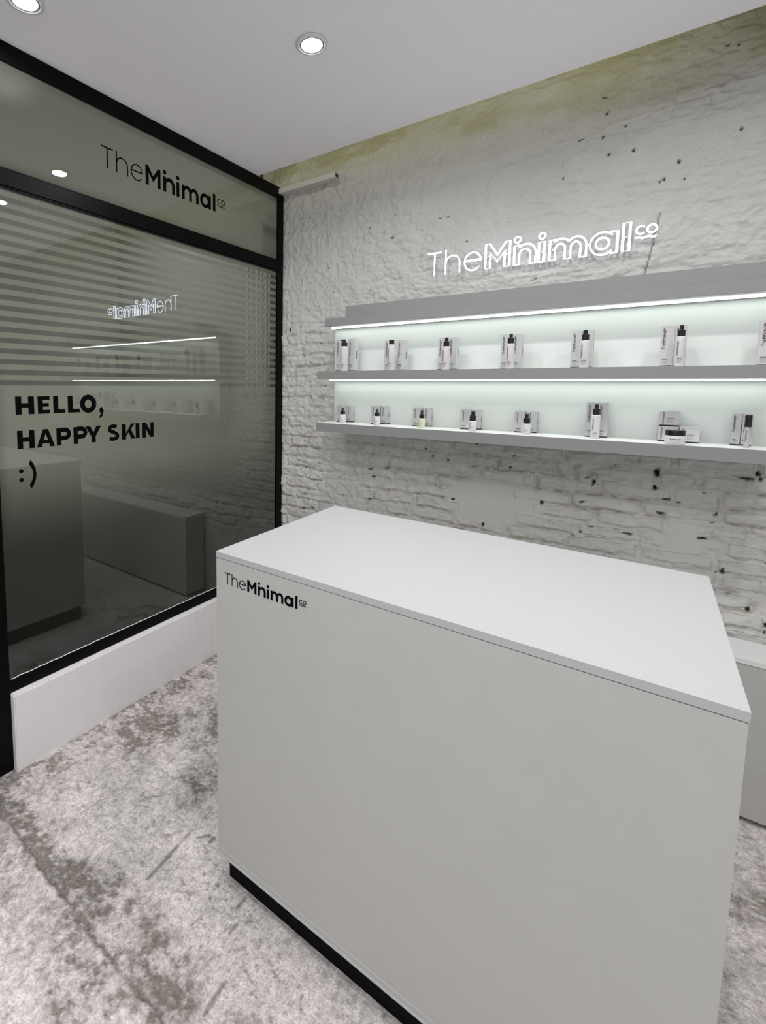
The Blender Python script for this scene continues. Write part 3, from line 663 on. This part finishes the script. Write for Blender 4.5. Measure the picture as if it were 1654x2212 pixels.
# ------------------------------------------------------------------ neon sign
M['casing'] = mat('white silicone casing', (0.75, 0.75, 0.78), 0.5)
def neon_obj(b):
    bmesh.ops.recalc_face_normals(b, faces=b.faces[:])
    me = bpy.data.meshes.new('neon_tube'); me.materials.append(M['neon']); me.materials.append(M['casing'])
    for f in b.faces:
        if f.normal.y > -0.12: f.material_index = 1
    b.to_mesh(me); b.free(); return obj('neon_tube', me, None, ns)
ns = thing('neon_sign', 'glowing white neon outline word sign on the rough wall above the shelf', 'sign', (0, 0, 0))
SY = -0.022; s_ = 0.1069
Tn = lambda u, w: Vector((0.9155 + u * s_, SY, 1.990 + w * s_ - 0.0008 * u))
RT = 0.0031
for nme, strokes in THIN + CO_THIN:
    b = bmesh.new()
    for s in strokes: tube([Tn(*p) for p in s], RT if nme != 'wave' else 0.0034, bm=b)
    neon_obj(b)
for nme, outs in BOLD:
    b = bmesh.new()
    for o_ in outs:
        pts = o_
        tube([Tn(*p) for p in pts], RT, closed=True, bm=b)
    neon_obj(b)
CAPM = mat('clear end caps', (0.8, 0.82, 0.88), 0.2)
for (u, w) in ((0.33, 0), (0.84, 0), (1.46, 0), (0, .97), (2.3, .14), (7.38, 0), (8.36, .40)):
    p = Tn(u, w - 0.04 if w == 0 else w); o = obj('tube_end_cap', lathe([(0, 0), (0.0046, 0), (0.0046, 0.010), (0, 0.010)], 10), CAPM, ns); o.location = (p.x, p.y, p.z - .005)
for (u, w) in ((0.33, .5), (0.84, .7), (2.0, .76), (2.65, .5), (3.4, .5), (4.7, .4), (5.1, .4), (6.3, .4), (7.48, .5), (7.9, .8)):
    p = Tn(u, w); obj('standoff', box(p.x - .003, p.x + .003, SY + .001, 0.02, p.z - .003, p.z + .003), M['trim'], ns)

# ------------------------------------------------------------------ downlights
def torus_ring(ro, ri, z0, z1): return lathe([(ri, z1), (ri, z0 + .002), (ri + .003, z0), (ro - .006, z0), (ro, z0 + 0.003), (ro, z1), (ri, z1)], 40)
def make_lamp(x, y, label, inview=True):
    t = thing('recessed_downlight', label, 'ceiling light', (x, y, CZ), 'downlights in the dropped ceiling')
    if not hasattr(make_lamp, 'm'):
        a = obj('trim_ring', torus_ring(0.054, 0.042, -0.009, -0.0005), M['trim'], t, smooth=True)
        b = obj('inner_ring', torus_ring(0.042, 0.036, -0.0065, -0.0004), M['alu'], t, smooth=True)
        c = obj('lens', lathe([(0, -0.005), (0.030, -0.005), (0.036, -0.003), (0.036, -0.0003), (0, -0.0003)], 36), M['lens'], t, 'glowing white lens')
        make_lamp.m = (a.data, b.data, c.data)
    else:
        for nm, me in zip(('trim_ring', 'inner_ring', 'lens'), make_lamp.m): obj(nm, me, None, t, 'glowing white lens' if nm == 'lens' else None)
    l = bpy.data.lights.new('downlight', 'AREA'); l.shape = 'DISK'; l.size = 0.07; l.energy = LAMP_W; l.color = (1.0, 0.985, 0.98); l.spread = PI * 0.95
    lo = bpy.data.objects.new('downlight_lamp', l); COL.objects.link(lo); lo.location = (0, 0, -0.011); lo.parent = t
    return t
make_lamp(0.838, -0.915, 'round white downlight in the ceiling above the counter, upper middle of the photo')
make_lamp(0.246, -1.590, 'round white downlight near the black frame, cut by the top left edge')
k = 0
for x, y, lb in ((1.559, -0.923, 'round downlight right of the middle one, above the frame, seen mirrored in the glass'),):
    make_lamp(x, y, lb)
for x, y, lb in ((2.29, -0.92, 'nearer the wall, right end'), (0.98, -2.0, 'second row, middle'), (1.80, -1.95, 'second row, right'), (2.6, -1.8, 'second row, far right'), (0.5, -2.9, 'third row, left'), (1.3, -2.95, 'third row, middle'), (2.2, -2.9, 'third row, right')):
    make_lamp(x, y, 'round downlight outside the picture, ' + lb)

def area(name, loc, rot, sx, sy, e, col):
    l = bpy.data.lights.new(name, 'AREA'); l.shape = 'RECTANGLE'; l.size = sx; l.size_y = sy; l.energy = e; l.color = col
    o = bpy.data.objects.new(name, l); COL.objects.link(o); o.location = loc; o.rotation_euler = rot
area('cove_lamp', (0.9, -0.30, 2.70), (math.radians(125), 0, 0), 2.0, 0.03, COVE_W, (1.0, 0.95, 0.72))
area('added_corridor_fill', (-1.72, -2.02, 1.75), (0, math.radians(-90), 0), 1.6, 2.2, OUT_W, (1.0, 1.0, 0.93))  # added light, kept out of sight, makes the frosted film glow

area('added_corridor_top_fill', (-0.85, -0.45, 2.95), (0, 0, 0), 0.3, 0.3, 2.6, (0.97, 1.0, 0.92))  # second unseen light added to lift the right end of the film

# ------------------------------------------------------------------ products
def map_print(w_, x0, z0, s, y):       # vertical word mark reading upwards
    return lambda u, v: (x0 - v * s, y, z0 + u * s)
def text_bars(bm, rows, y):
    for x0, x1, z0, z1 in rows: 
        bm.faces.new([bm.verts.new(c) for c in ((x0, y, z0), (x1, y, z0), (x1, y, z1), (x0, y, z1))])
CART = {}
def carton_meshes(w, dp, h, style):
    key = (round(w, 4), round(dp, 4), round(h, 4), style)
    if key in CART: return CART[key]
    body = bmesh.new(); add_box(body, -w / 2, w / 2, 0, dp, 0.0045, h, 0.0004)
    add_box(body, -w / 2 + .002, w / 2 - .002, dp * 0.5, dp * 0.5 + .0004, h, h + .0002)
    band = box(-w / 2, w / 2, 0, dp, 0, 0.0045)
    yy = -0.0003
    if style == 'wide':
        L = h * 0.80; lg = logo_one(map_print(w, -w / 2 + w * 0.22, h * 0.12, L / 8.35, yy), 0.16, 0.12)
        tb = bmesh.new(); text_bars(tb, [(-w * .13, w * .25, h * .50, h * .535), (-w * .13, w * .15, h * .44, h * .45), (-w * .13, w * .22, h * .38, h * .39), (-w * .13, w * .20, h * .30, h * .31), (-w * .13, w * .22, h * .24, h * .25)], yy)
    else:
        L = min(h * 0.50, 0.075); top = h * 0.93
        lg = logo_one(map_print(w, -w / 2 + w * 0.40, top - L, L / 8.35, yy), 0.15, 0.12)
        k = 0.0022
        zt = h * 0.185
        tb = bmesh.new(); text_bars(tb, [(-w * .36, w * .06, zt, zt + k), (-w * .36, w * .20, zt - .0035, zt - .0035 + k), (-w * .36, w * .14, zt - .009, zt - .0082), (-w * .36, w * .10, zt - .0115, zt - .0108), (-w * .36, w * .12, zt - .014, zt - .0134), (-w * .36, w * .02, .0085, .0092)], yy)
    side = bmesh.new(); xs_ = w / 2 + .0003
    L2 = h * 0.24; c0 = h * 0.38
    for (y0, y1, z0, z1) in ((dp * .42, dp * .56, c0, c0 + L2), (dp * .38, dp * .62, h * .10, h * .106), (dp * .38, dp * .58, h * .075, h * .081), (dp * .4, dp * .6, h * .88, h * .886)):
        side.faces.new([side.verts.new(c) for c in ((xs_, y0, z0), (xs_, y1, z0), (xs_, y1, z1), (xs_, y0, z1))])
    ms = []
    for nm, b_, m_1 in (('carton_body', body, M['carton']), ('base_band', band, M['cap']), ('logo_print', lg, M['ink']), ('text_print', tb, M['greyink']), ('side_print', side, M['ink'])):
        bmesh.ops.recalc_face_normals(b_, faces=b_.faces[:]); me = bpy.data.meshes.new(nm); b_.to_mesh(me); b_.free(); me.materials.append(m_1); ms.append((nm, me))
    CART[key] = ms; return ms
def carton(x0, x1, y, z, h, label, group, style='tall', dp=None, rz=0.0):
    w = x1 - x0; dp = dp or w
    t = thing('carton', label, 'box', ((x0 + x1) / 2, y, z + 0.0003), group, rz)
    for nm, me in carton_meshes(w, dp, h, style):
        if style == 'wide' and nm == 'side_print': continue
        q_ = obj(nm, me, None, t, 'black base band' if nm == 'base_band' else 'black vertical word mark' if nm == 'logo_print' else None)
        if nm in ('text_print', 'side_print'): q_['kind'] = 'stuff'
    return t
def cyl_print(r, cx_ang, z0, s, L):     # logo wrapped on a bottle, reading up; faces -y
    rr = r + 0.0003
    def T(u, v):
        a = cx_ang - v * s / r; return (rr * math.sin(a), -rr * math.cos(a), z0 + u * s)
    return T
def bottle(kind, x0, x1, y, z, hb, ht, label, group):
    r = (x1 - x0) / 2; cx = (x0 + x1) / 2
    t = thing({'dropper': 'dropper_bottle', 'pump': 'pump_bottle', 'spray': 'pump_bottle', 'cap': 'capped_bottle'}[kind], label, 'bottle', (cx, y, z + 0.0003), group)
    bmat = M['oil'] if 'green' in label else M['bottle']
    obj('bottle_body', lathe([(0, 0), (r * .92, 0), (r, .0015), (r, hb - .006), (r * .985, hb - .003), (r * .9, hb - .001), (r * .5, hb), (0, hb)], 32), bmat, t, smooth=False).data.polygons.foreach_set('use_smooth', [True] * (32 * 7))
    rc = r * (0.80 if kind != 'cap' else 0.68); hc = ht - hb
    if kind == 'dropper':
        rc = r * .70; c1 = hb + hc * .40
        obj('collar', lathe([(0, hb - .001), (rc, hb - .001), (rc, c1), (rc * .9, c1 + .001), (0, c1 + .001)], 24), M['cap'], t)
        rb = r * .36
        obj('dropper_bulb', lathe([(rb * 1.25, c1), (rb * 1.2, c1 + .002), (rb * .95, c1 + .006), (rb * .95, ht - rb * .6), (rb * .7, ht - rb * .2), (0, ht)], 20), M['cap'], t, smooth=True)
    elif kind == 'cap':
        obj('screw_cap', lathe([(0, hb - .001), (rc, hb - .001), (rc, ht - .001), (rc * .95, ht), (0, ht)], 28), M['cap'], t)
    else:
        c1 = hb + hc * .56
        obj('collar', lathe([(0, hb - .001), (rc, hb - .001), (rc, c1 - .001), (rc * .96, c1), (rc * .5, c1 + .001), (0, c1 + .001)], 26), M['cap'], t)
        rh = r * .44
        b_ = lathe([(rh, c1), (rh, ht - .002), (rh * .9, ht), (0, ht)], 22)
        if kind == 'pump' and 'nozzle' in label: add_box(b_, -r * 1.0, 0, -.003, .003, ht - .0075, ht - .001, .001)
        elif kind == 'pump': add_box(b_, -rh * 1.0, rh * 1.0, -rh * 1.35, 0, ht - .0085, ht - .002, .001)
        obj('pump_head', b_, M['cap'], t)
    L = hb * (0.50 if hb > .06 else .62); s = L / 8.35
    zb = hb * (0.34 if hb > .06 else .22)
    lg = logo_one(cyl_print(r, -0.35, zb, s, L), 0.17, 0.14)
    obj('logo_print', lg, M['ink'], t)
    tb = bmesh.new(); rr = r + .0003
    def bar(a0, a1, z0, z1):
        n = 5; P_ = [a0 + (a1 - a0) * i / n for i in range(n + 1)]
        lo = [tb.verts.new((rr * math.sin(a), -rr * math.cos(a), z0)) for a in P_]; hi = [tb.verts.new((rr * math.sin(a), -rr * math.cos(a), z1)) for a in P_]
        for i in range(n): tb.faces.new((lo[i], lo[i + 1], hi[i + 1], hi[i]))
    if hb > .06:
        for i, (a1, th) in enumerate(((.35, .0016), (.55, .0018), (.3, .0008), (.4, .0008), (.25, .0008))): bar(-.55, a1, hb * .26 - i * .0038, hb * .26 - i * .0038 + th)
    else:
        for i, (a1, th) in enumerate(((.55, .0014), (.35, .0007), (.45, .0007))): bar(-.1, a1, hb * .42 - i * .003, hb * .42 - i * .003 + th)
    obj('text_print', tb, M['greyink'], t)['kind'] = 'stuff'
    return t
ORD = ['first', 'second', 'third', 'fourth', 'fifth', 'sixth', 'seventh', 'eighth']
UP = [  # A box, B box, bottle x-range, kind, body h, total h, carton heights
    ((.510, .549), (.577, .616), (.567, .605), 'pump', .122, .156, .164),
    ((.786, .825), (.846, .885), (.825, .860), 'cap', .120, .141, .144),
    ((1.050, 1.087), (1.095, 1.131), (1.086, 1.118), 'spray', .100, .138, .143),
    ((1.318, 1.354), (1.360, 1.396), (1.350, 1.380), 'spray', .101, .139, .142),
    ((1.574, 1.609), (1.6105, 1.645), (1.6085, 1.6395), 'spray', .100, .138, .141),
    ((1.848, 1.882), (1.8855, 1.9195), (1.889, 1.916), 'spray', .100, .137, .142),
]
BK = {0: 'tall white bottle with black side nozzle pump', 1: 'tall white bottle with plain black cap', 'x': 'white bottle with stepped black pump'}
for i, (a, b, c, kd, hb, ht, hc) in enumerate(UP):
    w = 'upper tier, ' + ORD[i] + ' display from the left'
    g = 'upper tier cartons'
    carton(a[0], a[1], -.200, ZS, hc, 'tall white carton left of the bottle, ' + w, g)
    carton(b[0], b[1], -.190, ZS, hc, 'tall white carton right of the bottle, ' + w, g)
    bottle(kd, c[0], c[1], -.2420, ZS, hb, ht, BK.get(i, BK['x']) + ', ' + w, 'upper tier bottles')
carton(2.100, 2.138, -.200, ZS, .143, 'tall white carton cut by the right picture edge, upper tier', 'upper tier cartons')
LO = [
    ((.489, .527), (.532, .570), -.146, -.112, (.534, .569), -.190, 'dropper', .045, .080, .090),
    ((.694, .731), (.737, .774), -.149, -.118, (.740, .774), -.2045, 'dropper', .045, .081, .092),
    ((.915, .952), (.960, .996), -.142, -.110, (.969, 1.001), -.202, 'dropper', .045, .083, .0905),
    ((1.147, 1.184), (1.190, 1.226), -.149, -.116, (1.203, 1.235), -.210, 'spray', .045, .085, .090),
    ((1.372, 1.410), (1.417, 1.456), -.145, -.123, (1.418, 1.449), -.210, 'spray', .045, .083, .090),
    ((1.634, 1.670), (1.6715, 1.7065), -.152, -.145, (1.657, 1.686), -.203, 'spray', .090, .129, .134),
]
BL = {0: 'small white dropper bottle', 1: 'small white dropper bottle', 2: 'small pale green dropper bottle', 3: 'small white bottle with a black pump', 4: 'small white bottle with a black pump', 5: 'tall slim white bottle with black pump'}
for i, (a, b, ya, yb, c, yc, kd, hb, ht, hc) in enumerate(LO):
    w = 'lower tier, ' + ORD[i] + ' display from the left'; g = 'lower tier cartons'
    carton(a[0], a[1], ya, ZL, hc, 'white carton left of the bottle, ' + w, g)
    carton(b[0], b[1], yb - .006, ZL, hc, 'white carton right of the bottle, ' + w, g, dp=.030 if i != 5 else .034)
    bottle(kd, c[0], c[1], yc, ZL, hb, ht, BL[i] + ', ' + w, 'lower tier bottles')
g = 'square cream jar cartons'
carton(1.861, 1.918, -.152, ZL, .0545, 'wide white carton under the stacked one, left behind the cream jar', g, 'wide', .05)
carton(1.864, 1.920, -.150, ZL + .0550, .0545, 'wide white carton stacked on top, above the cream jar', g, 'wide', .05)
carton(1.922, 1.977, -.166, ZL, .0545, 'wide white carton standing right of the cream jar', g, 'wide', .055)
t = thing('cream_jar', 'squat white cream jar with a wide black lid', 'jar', (1.9085, -.236, ZL + .0003))
R_ = .0282
obj('jar_body', lathe([(0, 0), (R_ * .93, 0), (R_, .003), (R_, .029), (R_ * .97, .030), (0, .030)], 40), M['bottle'], t, smooth=True)
obj('lid', lathe([(0, .0300), (R_ * 1.0, .0300), (R_ * 1.0, .046), (R_ * .97, .0475), (0, .0475)], 40), M['cap'], t)
Tj = lambda u, v_: ((R_ + .0003) * math.sin((u - 4.2) * .0037 / R_), -(R_ + .0003) * math.cos((u - 4.2) * .0037 / R_), .0155 + v_ * .0045)
obj('logo_print', logo_one(Tj, 0.15, 0.12), M['ink'], t)
g = 'slim eye product cartons'
carton(2.059, 2.081, -.152, ZL, .108, 'slim white carton on the left at the right end of the lower tier', g, dp=.022)
carton(2.0845, 2.111, -.150, ZL, .108, 'slim white carton on the right at the right end of the lower tier', g, dp=.022)
t = thing('roll_on_tube', 'slim clear roll-on tube with a long black cap, lower tier right end', 'bottle', (2.0925, -.212, ZL + .0003))
obj('tube_body', lathe([(0, 0), (.0072, 0), (.0075, .001), (.0075, .066), (.0068, .0675), (0, .0675)], 24), mat('clear tube', (0.78, 0.78, 0.80), 0.1, **{'Transmission Weight': 0.6}), t, smooth=True)
obj('tube_cap', lathe([(0, .0675), (.0088, .0675), (.0088, .105), (.0082, .106), (0, .106)], 24), M['cap'], t)
obj('logo_print', logo_one(cyl_print(.0075, -.2, .018, .040 / 8.35, .04), .16, .12), M['ink'], t)
o = obj('cable_outlet', lathe([(0, 0), (.028, 0), (.030, .003), (.030, .012), (.024, .016), (.008, .016), (.007, .010), (0, .010)], 32), M['disc'], None); o.location = (0.545, -0.012, 0.62); o.rotation_euler = (PI / 2, 0, 0)
tag(o, 'round dark outlet cover low on the wall, mirrored in the glass', 'outlet')
